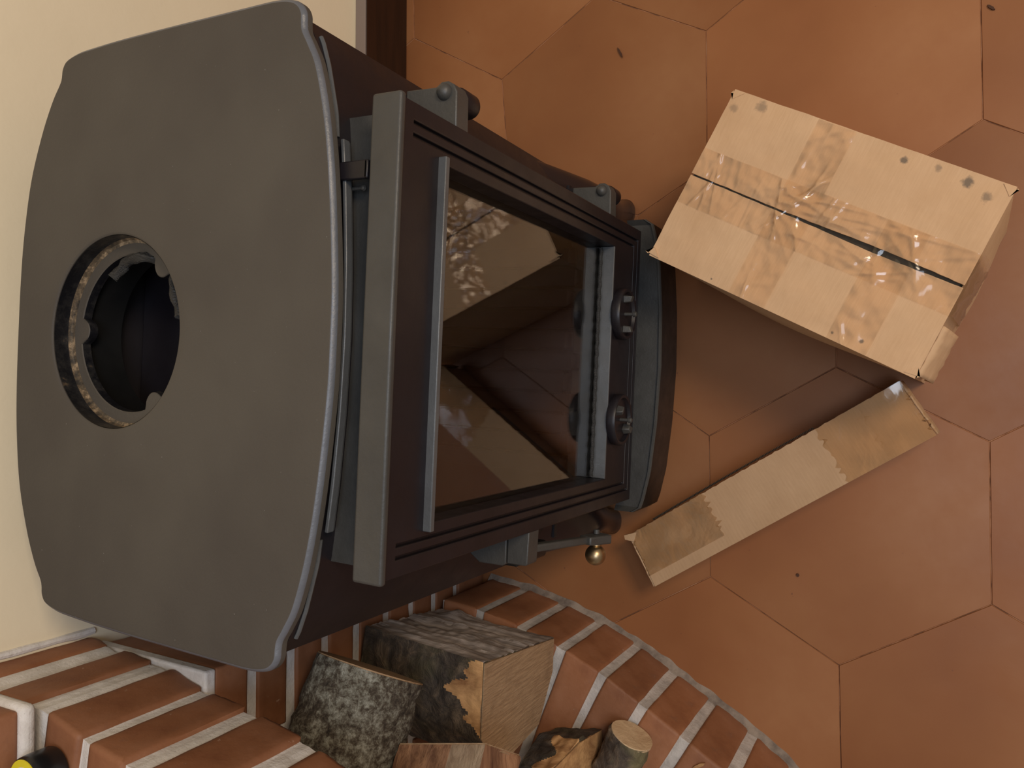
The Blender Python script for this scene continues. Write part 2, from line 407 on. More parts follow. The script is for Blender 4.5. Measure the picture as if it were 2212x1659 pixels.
# arc shared by the floor curb and the ledge above it
arc = [(-0.2836, 0.8803), (-0.2914, 0.8184), (-0.299, 0.7414), (-0.3141, 0.677), (-0.3235, 0.6056), (-0.3400, 0.536), (-0.361, 0.471),
       (-0.388, 0.408), (-0.420, 0.350), (-0.454, 0.291), (-0.490, 0.232), (-0.531, 0.176), (-0.575, 0.123), (-0.622, 0.073), (-0.672, 0.026), (-0.725, -0.017), (-0.78, -0.055)]
arcf = catmull(arc, 10)
L = [0.0]
for a, b in zip(arcf, arcf[1:]): L.append(L[-1] + (b - a).length)
def arcp(s, off=0.0):
    s = max(0.0, min(s, L[-1] - 1e-4)); i = max(j for j in range(len(L)) if L[j] <= s); i = min(i, len(L) - 2)
    t = (s - L[i]) / (L[i + 1] - L[i]); p = arcf[i].lerp(arcf[i + 1], t)
    i0, i1 = max(i - 8, 0), min(i + 9, len(arcf) - 1); tg = (arcf[i1] - arcf[i0]).normalized()
    return p + Vector((tg.y, -tg.x)) * off          # off > 0 : inward, away from the stove
def s_of(y):
    return min(range(len(arcf)), key=lambda j: abs(arcf[j].y - y))
def arc_quad(s0, s1, w0, w1, ymax=9):
    q = [arcp(s0, w0), arcp(s1, w0), arcp(s1, w1), arcp(s0, w1)]
    for p in q: p.y = min(p.y, ymax)
    return q

# pier of horizontal courses
PF = 0.69
pier = tag(box('brick_pier', (-0.86, -0.301, PF + 0.004, WY - 0.001, 0.0, 0.5985), M_MORTAR, bev=0.001),
           'red brick pier with pale horizontal joints behind the firewood', 'brickwork')
tops = [0.5845, 0.522, 0.460, 0.399, 0.336, 0.270, 0.208, 0.147, 0.085]
for i, zt in enumerate(tops):
    zb = (tops[i + 1] + 0.0155) if i + 1 < len(tops) else 0.003
    xs = [-0.297, -0.517, -0.737, -0.86] if i % 2 == 0 else [-0.297, -0.407, -0.627, -0.86]
    for a, b in zip(xs, xs[1:]):
        brick([(b + 0.014, PF), (a, PF), (a, WY - 0.002), (b + 0.014, WY - 0.002)], zb, zt, pier, 0.0028)

# curb on the floor
curb = empty('brick_curb', (-0.4, 0.4, 0)); tag(curb, 'low curved brick curb on the tiled floor in front of the firewood', 'curb')
def rel(o, root): o.location = Vector(o.location) - root.location; return o
fj = [L[s_of(y)] for y in (0.6056, 0.536, 0.471, 0.408, 0.350, 0.291, 0.232, 0.176, 0.123, 0.073, 0.026, -0.017)]
edges = [L[s_of(0.6785)]] + fj
HC = 0.157
for i, (a, b) in enumerate(zip(edges, edges[1:])):
    brick(arc_quad(a + (0.004 if i == 0 else 0.0068), b - 0.0068, 0.0, 0.205, 0.6885), 0.002, HC + random.uniform(-0.0015, 0.0015), curb, 0.0045).location -= curb.location
def arc_band(s0, s1, w0, w1, z0, z1, n, wob=0.0, ymax=9):
    bm = bmesh.new(); prev = None
    for i in range(n + 1):
        s = s0 + (s1 - s0) * i / n; a = arcp(s, w0 + 1.6 * wob * noise.noise(Vector((s * 90, z0 * 9, 1)))); b = arcp(s, w1); a.y = min(a.y, ymax); b.y = min(b.y, ymax)
        zz = z1 + 1.6 * wob * noise.noise(Vector((s * 80, z0 * 9, 7)))
        ring = [bm.verts.new((a.x, a.y, z0)), bm.verts.new((a.x, a.y, zz)), bm.verts.new((b.x, b.y, zz)), bm.verts.new((b.x, b.y, z0))]
        if prev:
            for k in range(4): bm.faces.new((prev[k], prev[(k + 1) % 4], ring[(k + 1) % 4], ring[k]))
        else: bm.faces.new(ring)
        prev = ring
    bm.faces.new(prev); return bm
o = link_mesh('mortar_bed', arc_band(edges[0] + 0.004, edges[-1], 0.0025, 0.200, 0.001, HC - 0.0025, 160, 0.0009, 0.688), M_MORTAR2, curb, loc=tuple(-curb.location))
# grimy fillet where the curb meets the tiles
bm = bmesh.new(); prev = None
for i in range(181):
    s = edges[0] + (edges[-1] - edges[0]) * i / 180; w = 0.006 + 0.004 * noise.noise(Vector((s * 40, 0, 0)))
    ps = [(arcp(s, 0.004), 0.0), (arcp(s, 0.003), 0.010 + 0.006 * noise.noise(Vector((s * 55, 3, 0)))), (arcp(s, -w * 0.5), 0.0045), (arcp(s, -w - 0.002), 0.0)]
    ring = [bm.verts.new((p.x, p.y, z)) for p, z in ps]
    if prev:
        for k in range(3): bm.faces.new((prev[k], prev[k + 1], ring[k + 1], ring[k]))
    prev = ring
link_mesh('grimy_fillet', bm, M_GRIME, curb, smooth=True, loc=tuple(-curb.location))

# ledge of upright bricks on the same curve
ZL0, ZL1 = 0.600, 0.741
ledge = empty('brick_ledge', (-0.4, 0.6, 0.6)); tag(ledge, 'curved raised ledge of edge-laid bricks with wide white joints above the firewood', 'ledge')
lb = [0.8790, 0.8447, 0.8184, 0.7733, 0.7414, 0.6929, 0.677, 0.6256, 0.6035, 0.5506, 0.531, 0.477, 0.460, 0.408, 0.390, 0.340, 0.322, 0.272]
for i in range(0, len(lb), 2):
    s0, s1 = L[s_of(lb[i])], L[s_of(lb[i + 1])]
    top = ZL1 + random.uniform(-0.002, 0.002) + (0.004 if i == 2 else 0)
    o = brick(arc_quad(s0 + 0.0005, s1 - 0.0005, 0.0, 0.215), ZL0, top, ledge, 0.006); o.location -= ledge.location
link_mesh('mortar_bed', arc_band(0.003, L[s_of(0.272)], 0.0045, 0.205, ZL0 + 0.004, ZL1 - 0.004, 160, 0.0011), M_MORTAR, ledge, loc=tuple(-ledge.location))
# mortar strip between pier and ledge
bm = bmesh.new(); add_prism(bm, [(-0.2925, WY - 0.001), (-0.80, WY - 0.001), (-0.80, PF + 0.002), (-0.2965, PF - 0.001)], 0.5850, 0.5995)
o = link_mesh('mortar_strip', bm, M_MORTAR, pier, smooth=True); bevel(o, 0.003, 3)
# white caulk line where the wall meets the bricks
bm = bmesh.new(); pts = []
for i in range(60):
    z = 0.598 + i * 0.012; pts.append((-0.2785 + 0.0012 * noise.noise(Vector((z * 30, 0, 0))), WY - 0.0005, z))
add_tube(bm, pts, [0.0042 + 0.0014 * noise.noise(Vector((p[2] * 30, 5, 0))) for p in pts], 8)
struct(link_mesh('trim_1', bm, M_MORTAR, None, smooth=True))

# chimney breast above the ledge
breast = tag(box('chimney_breast', (-0.80, -0.2985, 0.7525, WY - 0.001, ZL1 + 0.0075, 1.20), M_MORTAR, bev=0.001),
             'brick chimney breast rising from the ledge beside the cream wall', 'brickwork')
z = ZL1 + 0.020; k = 0
while z < 1.17:
    xs = [-0.292, -0.512, -0.80] if k % 2 == 0 else [-0.292, -0.402, -0.622, -0.80]
    for a, b in zip(xs, xs[1:]):
        brick([(b + 0.014, 0.7475), (a, 0.7475), (a, WY - 0.002), (b + 0.014, WY - 0.002)], z, z + 0.052, breast, 0.005)
    z += 0.066; k += 1
bm = bmesh.new(); add_prism(bm, [(-0.288, 0.742), (-0.288, 0.80), (-0.292, WY - 0.002), (-0.80, WY - 0.002), (-0.80, 0.742)], ZL1 + 0.0068, ZL1 + 0.021)
o = link_mesh('mortar_fillet', bm, M_MORTAR, breast, smooth=True); bevel(o, 0.006, 3)

# ------------------------------------------------------------------ stove
PS = -0.0465
stove = empty('wood_stove', (0.0436, 0.3659, 0), PS)
tag(stove, 'black cast iron wood-burning stove with a glass door standing before the cream wall', 'stove')
half = [(0, .0495), (.047, .0505), (.12, .057), (.176, .0655), (.218, .0765), (.238, .0862), (.2490, .0925), (.2555, .0938), (.2640, .0945), (.2715, .0990), (.2770, .108), (.2800, .125), (.2805, .16),
        (.280, .30), (.2780, .37), (.2760, .392), (.2715, .407), (.2635, .4135), (.2540, .4150), (.2490, .4172), (.2325, .4285), (.2015, .4435), (.155, .459), (.1, .4675), (.05, .4705), (0, .471)]
hc = Vector((0.002, 0.319)); HR = 0.092
hp = [p.to_2d() for p in catmull([(a, b, 0) for a, b in half], 6)]
outline = hp + [Vector((-p.x, p.y)) for p in reversed(hp[1:-1])]
ZP, TP = 0.7168, 0.011
bm = bmesh.new()
N = len(outline)
def inset(pts, d):
    out = []
    for i, p in enumerate(pts):
        t = (pts[(i + 1) % N] - pts[i - 1]).normalized(); out.append(p + Vector((-t.y, t.x)) * d)
    return out
hole = []
for p in outline:
    v = (p - hc).normalized(); hole.append(v)
rings = []
def ringv(pts, z): return [bm.verts.new((p.x, p.y, z)) for p in pts]
seq = [ringv([hc + v * HR for v in hole], ZP - TP), ringv([hc + v * HR for v in hole], ZP - 0.0015), ringv([hc + v * (HR + 0.001) for v in hole], ZP - 0.0004), ringv([hc + v * (HR + 0.0022) for v in hole], ZP),
       ringv([hc + v * (HR + 0.012) for v in hole], ZP), ringv(inset(outline, 0.010), ZP), ringv(inset(outline, 0.0050), ZP),
       ringv(inset(outline, 0.0034), ZP), ringv(inset(outline, 0.0026), ZP - 0.0004), ringv(inset(outline, 0.0006), ZP - 0.0024), ringv(outline, ZP - 0.0044), ringv(outline, ZP - TP + 0.001), ringv(inset(outline, 0.0015), ZP - TP)]
for a, b in zip(seq, seq[1:] + [seq[0]]):
    for i in range(N):
        f = bm.faces.new((a[i], a[(i + 1) % N], b[(i + 1) % N], b[i]))
        if a in seq[7:10]: f.material_index = 1
link_mesh('top_plate', bm, [M_PLATE, M_EDGE], stove, smooth=True, ang=30)

# flue collar with three drilled lugs, built as one ring
LUG = [math.radians(a) for a in (89, 208, 328)]
def lug_in(a, r0):
    r = r0
    for l in LUG:
        d = (a - l + math.pi) % (2 * math.pi) - math.pi
        R0, LR, LC = r0, 0.012, r0 + 0.0005
        y = LC * math.sin(abs(d))
        if abs(d) < 0.35 and y < LR * 1.3:
            if y < LR: r = min(r, r0 - 0.0125 * math.sqrt(max(0, 1 - (y / LR) ** 2)) * 0.96)
            else: r = r0
    return r
K = 240
bm = bmesh.new()
prof = [(lambda a: HR - 0.0006, -TP + 0.009), (lambda a: HR - 0.0002, -0.012), (lambda a: HR - 0.0006, -0.0165), (lambda a: HR - 0.0022, -0.0198), (lambda a: HR - 0.0048, -0.0210),
        (lambda a: lug_in(a, 0.0775), -0.0212), (lambda a: lug_in(a, 0.0765), -0.0220), (lambda a: lug_in(a, 0.0757), -0.0265), (lambda a: lug_in(a, 0.0757), -0.030),
        (lambda a: HR + 0.004, -0.031), (lambda a: HR + 0.004, -TP), (lambda a: HR - 0.0003, -TP)]
rr = []
for f, h in prof:
    ring = []
    for i in range(K):
        a = 2 * math.pi * i / K; r = f(a); ring.append(bm.verts.new((hc.x + r * math.cos(a), hc.y + r * math.sin(a), ZP + h)))
    rr.append(ring)
for j, (a, b) in enumerate(zip(rr, rr[1:] + [rr[0]])):
    for i in range(K):
        f = bm.faces.new((a[i], a[(i + 1) % K], b[(i + 1) % K], b[i]))
        f.material_index = 2 if j in (2, 3) else (1 if j in (4, 5) else 0)
col = link_mesh('flue_collar', bm, [M_COLLAR, M_PLATE, M_RUST], stove, smooth=True, ang=35)
for l in LUG:
    bm = bmesh.new(); add_lathe(bm, [(0.0, 0.0), (0.0024, 0.0), (0.0024, 0.0003), (0.0, 0.0003)], 16, at=(hc.x + 0.0765 * math.cos(l), hc.y + 0.0765 * math.sin(l), ZP - 0.0222))
    link_mesh('screw_hole', bm, M_BLACK, col)
pts = []
for i in range(46):
    t = i / 45; a = math.radians(27 - 105 * t); r = 0.0735 - 0.003 * math.sin(t * 9)
    if t < 0.14: r -= (0.14 - t) * 0.10
    pts.append((hc.x + r * math.cos(a), hc.y + r * math.sin(a), ZP - 0.0185 - 0.016 * math.sin(t * 3.4) * t - 0.004 * math.sin(t * 14)))
bm = bmesh.new(); add_tube(bm, pts, [0.0050 - 0.0008 * (i / 45) for i in range(46)], 12, 0.9)
link_mesh('seal_rope', bm, M_ROPE, stove, smooth=True, ang=60)

# body shell : front curve with a rectangular mouth, straight sides, curved back
def yfront(x):
    return ipol([0, .06, .12, .185, .225, .245, .262], [.061, .0625, .0665, .0735, .0835, .0905, .1], abs(x))
def panel(bm, x0, x1, z0, z1, n, th=0.008, f=yfront):
    prev = None
    for i in range(n + 1):
        x = x0 + (x1 - x0) * i / n; y = f(x)
        ring = [bm.verts.new((x, y, z0)), bm.verts.new((x, y, z1)), bm.verts.new((x, y + th, z1)), bm.verts.new((x, y + th, z0))]
        if prev:
            for k in range(4): bm.faces.new((prev[k], prev[(k + 1) % 4], ring[(k + 1) % 4], ring[k]))
        else: bm.faces.new(ring)
        prev = ring
    bm.faces.new(prev)
ZB0, ZB1 = 0.115, 0.7055
MO = (-0.160, 0.160, 0.225, 0.662)
bm = bmesh.new()
panel(bm, -0.2625, MO[0], ZB0, ZB1, 14); panel(bm, MO[1], 0.2625, ZB0, ZB1, 14)
panel(bm, MO[0], MO[1], ZB0, MO[2], 16); panel(bm, MO[0], MO[1], MO[3], ZB1, 16)
body = link_mesh('front_casting', bm, M_IRON, stove, smooth=True, ang=50)
bm = bmesh.new()
side = [(.2625, .100), (.2660, .112), (.2670, .13), (.2670, .37), (.262, .400), (.248, .410), (.20, .432), (.15, .446), (.1, .4545), (0, .458)]
so = [Vector(p) for p in side] + [Vector((-x, y)) for x, y in reversed(side[:-1])]
prev = None
for i, p in enumerate(so):
    a = so[max(i - 1, 0)]; b = so[min(i + 1, len(so) - 1)]; t = (b - a).normalized(); q = p + Vector((-t.y, t.x)) * 0.007
    ring = [bm.verts.new((p.x, p.y, ZB0)), bm.verts.new((p.x, p.y, ZB1)), bm.verts.new((q.x, q.y, ZB1)), bm.verts.new((q.x, q.y, ZB0))]
    if prev:
        for k in range(4): bm.faces.new((prev[k], prev[(k + 1) % 4], ring[(k + 1) % 4], ring[k]))
    else: bm.faces.new(ring)
    prev = ring
bm.faces.new(prev)
link_mesh('side_casting', bm, M_IRON, stove, smooth=True, ang=50)
bm = bmesh.new(); add_prism(bm, [(p.x * 0.975, 0.28 + (p.y - 0.28) * 0.975) for p in so] + [(-0.24, .098), (-.12, 0.075), (0, 0.070), (.12, .075), (0.24, .098)], ZB0, ZB0 + 0.006)
link_mesh('bottom_plate', bm, M_BLACK, stove)
# rim beads and the slider under the plate
for sg in (1, -1):
    pts = [(sg * x, yfront(x) - 0.0005, 0.6975) for x in [0.165 + 0.085 * i / 14 for i in range(15)]]
    bm = bmesh.new(); add_tube(bm, pts, 0.0022, 8); link_mesh('rim_bead', bm, M_IRON3, stove, smooth=True)
bm = bmesh.new(); panel(bm, -0.158, 0.162, 0.6935, 0.7010, 24, 0.0035, lambda x: yfront(x) - 0.010)
panel(bm, -0.158, 0.162, 0.6900, 0.6935, 24, 0.008, lambda x: yfront(x) - 0.008)
sl = bevel(link_mesh('air_slider', bm, M_IRON3, stove, smooth=True), 0.0008)
bm = bmesh.new(); add_box(bm, .1275, .1425, .034, .0625, .6985, .7035); add_box(bm, .1275, .1425, .0335, .0375, .6800, .7035)
bevel(link_mesh('slider_tab', bm, M_IRON, sl, smooth=True), 0.0012)
bm = bmesh.new(); add_tube(bm, [(.1235, .060, .690), (.1235, .049, .690)], 0.0014, 8); add_lathe(bm, [(0.0, 0.0025), (0.0018, 0.0018), (0.0026, 0), (0.0018, -0.0018), (0.0, -0.0025)], 12, at=(.1235, .0475, .690))
link_mesh('slider_pin', bm, M_IRON2, sl, smooth=True)

# frame between curved body and flat door
def frame_piece(bm, x0, x1, z0, z1, n=14):
    prev = None
    for i in range(n + 1):
        x = x0 + (x1 - x0) * i / n; y = yfront(x) + 0.0005
        ring = [bm.verts.new((x, 0.0265, z0)), bm.verts.new((x, 0.0265, z1)), bm.verts.new((x, y, z1)), bm.verts.new((x, y, z0))]
        if prev:
            for k in range(4): bm.faces.new((prev[k], prev[(k + 1) % 4], ring[(k + 1) % 4], ring[k]))
        else: bm.faces.new(ring)
        prev = ring
    bm.faces.new(prev)
bm = bmesh.new()
frame_piece(bm, -0.1865, 0.1865, 0.662, 0.6795, 24); frame_piece(bm, -0.1865, 0.1865, 0.135, 0.225, 24)
frame_piece(bm, -0.1865, -0.160, 0.225, 0.662, 3); frame_piece(bm, 0.160, 0.1865, 0.225, 0.662, 3)
link_mesh('door_surround', bm, M_IRON2, stove, smooth=True, ang=40)

# door : stepped relief with two U-shaped grooves and the glass opening
X = sorted(set([-.1875, -.1735, -.1705, -.1635, -.1605, -.150, .150, .1605, .1635, .1705, .1735, .1875]))
Z = sorted(set([.141, .1510, .1545, .1665, .1700, .239, .648, .690, .7107]))
def dep(xm, zm):
    a = abs(xm)
    if a < .150 and .239 < zm < .648: return None
    if zm < .690 and .151 < zm and .1705 < a < .1735: return .0045
    if .151 < zm < .1545 and a < .1735: return .0045
    if zm < .690 and .1665 < zm and .1605 < a < .1635: return .0045
    if .1665 < zm < .170 and a < .1635: return .0045
    return 0.0
bm = bmesh.new(); cell = {}; TH = 0.0255
for i in range(len(X) - 1):
    for j in range(len(Z) - 1): cell[i, j] = dep((X[i] + X[i + 1]) / 2, (Z[j] + Z[j + 1]) / 2)
def quad(a, b, c, d): bm.faces.new([bm.verts.new(p) for p in (a, b, c, d)])
for (i, j), d in cell.items():
    x0, x1, z0, z1 = X[i], X[i + 1], Z[j], Z[j + 1]
    if d is not None:
        quad((x0, d, z0), (x1, d, z0), (x1, d, z1), (x0, d, z1)); quad((x0, TH, z0), (x1, TH, z0), (x1, TH, z1), (x0, TH, z1))
    for di, dj in ((1, 0), (0, 1), (-1, 0), (0, -1)):
        e = cell.get((i + di, j + dj), None); dd = TH if d is None else d; ee = TH if e is None else e
        if (di + dj) > 0 or (i + di, j + dj) not in cell:
            if abs(dd - ee) > 1e-6:
                if di: xx = x1 if di > 0 else x0; quad((xx, dd, z0), (xx, dd, z1), (xx, ee, z1), (xx, ee, z0))
                else: zz = z1 if dj > 0 else z0; quad((x0, dd, zz), (x1, dd, zz), (x1, ee, zz), (x0, ee, zz))
bmesh.ops.remove_doubles(bm, verts=bm.verts, dist=1e-6)
bmesh.ops.dissolve_limit(bm, angle_limit=0.01, verts=bm.verts, edges=bm.edges)
door = link_mesh('door', bm, M_IRON, stove, smooth=True, ang=25); bevel(door, 0.0011, 2, 50)
box('door_top_edge', (-.1905, .1905, -.0020, .0265, .7035, .7109), M_IRON2, door, 0.0026, 3)
box('drip_bar', (-.156, .1545, -.0075, 0.001, .6475, .6535), M_IRON3, door, 0.0010)
box('glass_sill', (-.1498, .1498, .0003, .0195, .2375, .2410), M_IRON3, door, 0.0006)
bm = bmesh.new(); add_tube(bm, [(-.148 + .296 * i / 60, .0178 + 0.0006 * math.sin(i * 2.1), .2435 + .0005 * math.sin(i * 1.7)) for i in range(61)], 0.0026, 8)
link_mesh('glass_rope', bm, M_ROPE, door, smooth=True)
box('glass_pane', (-.1515, .1515, .0200, .0240, .2375, .6495), M_GLASS, door, bev=0)
bm = bmesh.new()
for x0, x1, z0, z1 in ((-.1598, -.150, .226, .661), (.150, .1598, .226, .661), (-.150, .150, .226, .238), (-.150, .150, .649, .661)): add_box(bm, x0, x1, .0245, .030, z0, z1)
link_mesh('glass_clamp', bm, M_BLACK, door)

# two round air vents on the door foot
def vent(x, rot):
    zc = 0.2135
    bm = bmesh.new(); add_lathe(bm, [(0.0, -0.0075), (0.0275, -0.0075), (0.0290, -0.0115), (0.0325, -0.0120), (0.0340, -0.0095), (0.0340, -0.003), (0.0325, 0.0), (0.0, 0.0)], 56, 'Y', (x, 0, zc))
    v = link_mesh('air_vent', bm, M_IRON, door, smooth=True, ang=35)
    for a in (rot, rot + math.pi):
        bm = bmesh.new(); cs, sn = math.cos(a), math.sin(a)
        R = Matrix(((cs, 0, -sn), (0, 1, 0), (sn, 0, cs)))
        vs = [(0.0145, -0.0065, -0.0055), (0.0245, -0.0065, -0.0065), (0.0245, -0.0065, 0.0065), (0.0145, -0.0065, 0.0055), (0.0160, -0.0165, -0.0035), (0.0235, -0.0185, -0.0045), (0.0235, -0.0185, 0.0045), (0.0160, -0.0165, 0.0035)]
        q = [bm.verts.new(R @ Vector(p) + Vector((x, 0, zc))) for p in vs]
        for f in ((0, 1, 2, 3), (4, 5, 6, 7), (0, 1, 5, 4), (1, 2, 6, 5), (2, 3, 7, 6), (3, 0, 4, 7)): bm.faces.new([q[i] for i in f])
        bevel(link_mesh('grip_lug', bm, M_IRON2, v, smooth=True), 0.0012)
    bm = bmesh.new(); add_lathe(bm, [(0.0, -0.0070), (0.0024, -0.0070), (0.0022, -0.0190), (0.0036, -0.0192), (0.0036, -0.0225), (0.0024, -0.0238), (0.0, -0.0240)], 16, 'Y', (x, 0, zc))
    link_mesh('centre_screw', bm, M_IRON2, v, smooth=True)
vent(0.0650, math.radians(3)); vent(-0.0735, math.radians(52))

# hinges
def hinge(zt, side=1):
    h = bmesh.new()
    pl = [(.186, .002), (.2185, .003), (.2250, .0065), (.2285, .0125), (.2285, .0190), (.2245, .0245), (.2255, .056), (.186, .056)]
    add_prism(h, pl, zt - 0.020, zt)
    o = bevel(link_mesh('hinge', h, M_IRON2, stove, smooth=True, ang=30), 0.0012)
    b = bmesh.new(); add_lathe(b, [(0.0, 0.0072), (0.0030, 0.0066), (0.0058, 0.0045), (0.0072, 0.0015), (0.0072, 0.0)], 24, at=(.2188, .0152, zt)); link_mesh('hinge_pin', b, M_IRON2, o, smooth=True)
    b = bmesh.new(); add_lathe(b, [(0.0, -0.021), (0.0105, -0.021), (0.0115, -0.023), (0.0115, -0.043), (0.0100, -0.046), (0.0, -0.046)], 28, at=(.2195, .0165, zt))
    add_box(b, .2080, .2310, .020, .082, zt - 0.045, zt - 0.022); link_mesh('knuckle', b, M_IRON, o, smooth=True)
    return o
hinge(0.626); hinge(0.2565)
# latch block, lever, brass ball
bm = bmesh.new(); add_prism(bm, [(-.186, .0275), (-.2245, .0275), (-.2270, .032), (-.2275, .060), (-.215, .078), (-.186, .078)], 0.428, 0.452)
lt = bevel(link_mesh('latch_keeper', bm, M_IRON2, stove, smooth=True), 0.0012)
bm = bmesh.new(); add_prism(bm, [(-.186, .001), (-.2215, .002), (-.2235, .004), (-.2240, .0265), (-.186, .0265)], 0.428, 0.4515)
lc = bevel(link_mesh('latch', bm, M_IRON2, stove, smooth=True), 0.0012)
bm = bmesh.new(); add_box(bm, -.2330, -.2140, .026, .052, .352, .427); bevel(link_mesh('catch', bm, M_BLACK, lc, smooth=True), 0.003)
def lever_box(bm, a, b, wa, ta, wb, tb):
    a, b = Vector(a), Vector(b); t = (b - a).normalized(); u = Vector((1, 0, 0)); w = t.cross(u).normalized()
    q = []
    for p, ww, tt in ((a, wa, ta), (b, wb, tb)):
        for su, sw in ((-1, -1), (1, -1), (1, 1), (-1, 1)): q.append(bm.verts.new(p + u * su * tt / 2 + w * sw * ww / 2))
    for f in ((0, 1, 2, 3), (4, 5, 6, 7), (0, 1, 5, 4), (1, 2, 6, 5), (2, 3, 7, 6), (3, 0, 4, 7)): bm.faces.new([q[i] for i in f])
bm = bmesh.new(); lever_box(bm, (-.2085, .010, .432), (-.2090, -.022, .345), .012, .0085, .009, .0085); lever_box(bm, (-.2090, -.0205, .350), (-.2095, -.0335, .317), .018, .010, .021, .011)
hd = bevel(link_mesh('door_handle', bm, M_IRON2, lc, smooth=True), 0.0022, 3)
bm = bmesh.new(); R = 0.0122
add_lathe(bm, [(0.0, 0.0)] + [(0.0068, 0.0), (0.0072, 0.0015), (0.0060, 0.0030)] + [(R * math.sin(a), 0.0135 - R * math.cos(a)) for a in [0.50 + (math.pi - 0.50) * i / 18 for i in range(19)]], 36, 'X')
for v in bm.verts: v.co = Vector((-v.co.x - .2148, v.co.y - .0268, v.co.z + .3300))
link_mesh('brass_ball', bm, M_BRASS, hd, smooth=True)['label'] = 'polished brass ball'
bm = bmesh.new(); add_lathe(bm, [(0.0, 0), (0.0035, 0), (0.0035, 0.005), (0.0, 0.005)], 14, 'X', (-.2035, -.0268, .330)); link_mesh('ball_screw', bm, M_IRON2, hd, smooth=True)

# ash lip
def ylip(x): return ipol([0, .08, .15, .19, .205, .2085], [-.0300, -.0275, -.0215, -.0135, -.0085, .001], abs(x))
bm = bmesh.new(); n = 60; prev = None
for i in range(n + 1):
    x = -.2085 + .417 * i / n; y = ylip(x); ed = abs(x) > .2045
    zi = .1200 if ed else .1140
    ring = [bm.verts.new((x, y + .004, .034)), bm.verts.new((x, y + .001, .040)), bm.verts.new((x, y, .1175)), bm.verts.new((x, y + .0015, .1195)), bm.verts.new((x, y + .0040, .1195)),
            bm.verts.new((x, y + .0055, zi)), bm.verts.new((x, .030, zi)), bm.verts.new((x, .0305, .034))]
    if prev:
        for k in range(8):
            f = bm.faces.new((prev[k], prev[(k + 1) % 8], ring[(k + 1) % 8], ring[k])); f.material_index = 1 if k in (0, 1) else 0
    else: bm.faces.new(ring)
    prev = ring
bm.faces.new(prev)
link_mesh('ash_lip', bm, [M_IRON2, M_BLACK], stove, smooth=True, ang=35)
box('base_skirt', (-.195, .195, .031, .40, .030, .135), M_BLACK, stove, 0.003)
# four splayed legs
def leg(sx, back):
    secs = [(0.0, .2460, .0800, .0195, .0195), (0.010, .2460, .0795, .0205, .0205), (0.024, .2425, .0780, .0185, .0185), (0.045, .2370, .0765, .0180, .0180), (0.070, .2310, .0765, .0215, .0210),
            (0.100, .2265, .0790, .0285, .0270), (0.135, .2245, .0830, .0350, .0320), (0.170, .2240, .0890, .0380, .0300), (0.215, .2240, .0950, .0380, .0210), (0.260, .2240, .1000, .0370, .0110), (0.300, .2240, .1030, .0350, .0050)]
    if back: secs = secs[:7]
    bm = bmesh.new(); prev = None
    for z, cx, cy, a, b in secs:
        if back: cy = 0.478 - cy
        ring = []
        for k in range(24):
            t = 2 * math.pi * k / 24; c, s = math.cos(t), math.sin(t)
            p = 0.75; ring.append(bm.verts.new((sx * cx + a * math.copysign(abs(c) ** p, c), cy + b * math.copysign(abs(s) ** p, s), z)))
        if prev:
            for k in range(24): bm.faces.new((prev[k], prev[(k + 1) % 24], ring[(k + 1) % 24], ring[k]))
        else: bm.faces.new(ring)
        prev = ring
    bm.faces.new(prev); link_mesh('leg', bm, M_GLOSS, stove, smooth=True, ang=70)
for sx in (1, -1):
    for bk in (0, 1): leg(sx, bk)
# firebox
box('baffle_plate', (-.238, .238, .12, .420, .600, .608), M_IRON, stove, 0.002)
bm = bmesh.new(); add_lathe(bm, [(0.083, -0.031), (0.083, -0.070), (0.087, -0.070), (0.087, -0.031)], 64, at=(hc.x, hc.y, ZP), close=True); link_mesh('flue_sleeve', bm, M_BLACK, stove, smooth=True)
fb = box('firebox_back', (-.235, .235, .420, .430, .14, .66), M_INNER, stove, 0)
for i in range(13):
    x = -.2145 + i * .0358; box('back_rib', (x - .012, x + .012, .413, .420, .26, .595), M_INNER, fb, 0.003)
box('firebox_side', (.238, .246, .110, .395, .14, .66), M_INNER, stove, 0); box('firebox_side', (-.246, -.238, .110, .395, .14, .66), M_INNER, stove, 0)
gr = box('firebox_floor', (-.238, .238, .075, .385, .205, .225), M_INNER, stove, 0)
for i in range(17):
    x = -.2195 + i * .0275; y0 = .048 if i % 2 == 0 else .058
    bm = bmesh.new(); prev = None
    for j, (y, z0, z1) in enumerate([(y0, .236, .2475), (y0 + .004, .226, .2530), (y0 + .02, .2255, .2540), (.20, .2255, .2545), (.38, .2255, .2600)]):
        w = .0118 if j else .0085
        ring = [bm.verts.new((x - w, y, z0)), bm.verts.new((x - w, y, z1 - .002)), bm.verts.new((x - w + .003, y, z1)), bm.verts.new((x + w - .003, y, z1)), bm.verts.new((x + w, y, z1 - .002)), bm.verts.new((x + w, y, z0))]
        if prev:
            for k in range(6): bm.faces.new((prev[k], prev[(k + 1) % 6], ring[(k + 1) % 6], ring[k]))
        else: bm.faces.new(ring)
        prev = ring
    bm.faces.new(prev)
    if abs(x) > .155: bm.free(); continue
    link_mesh('grate_bar', bm, M_IRON, gr, smooth=True, ang=40)

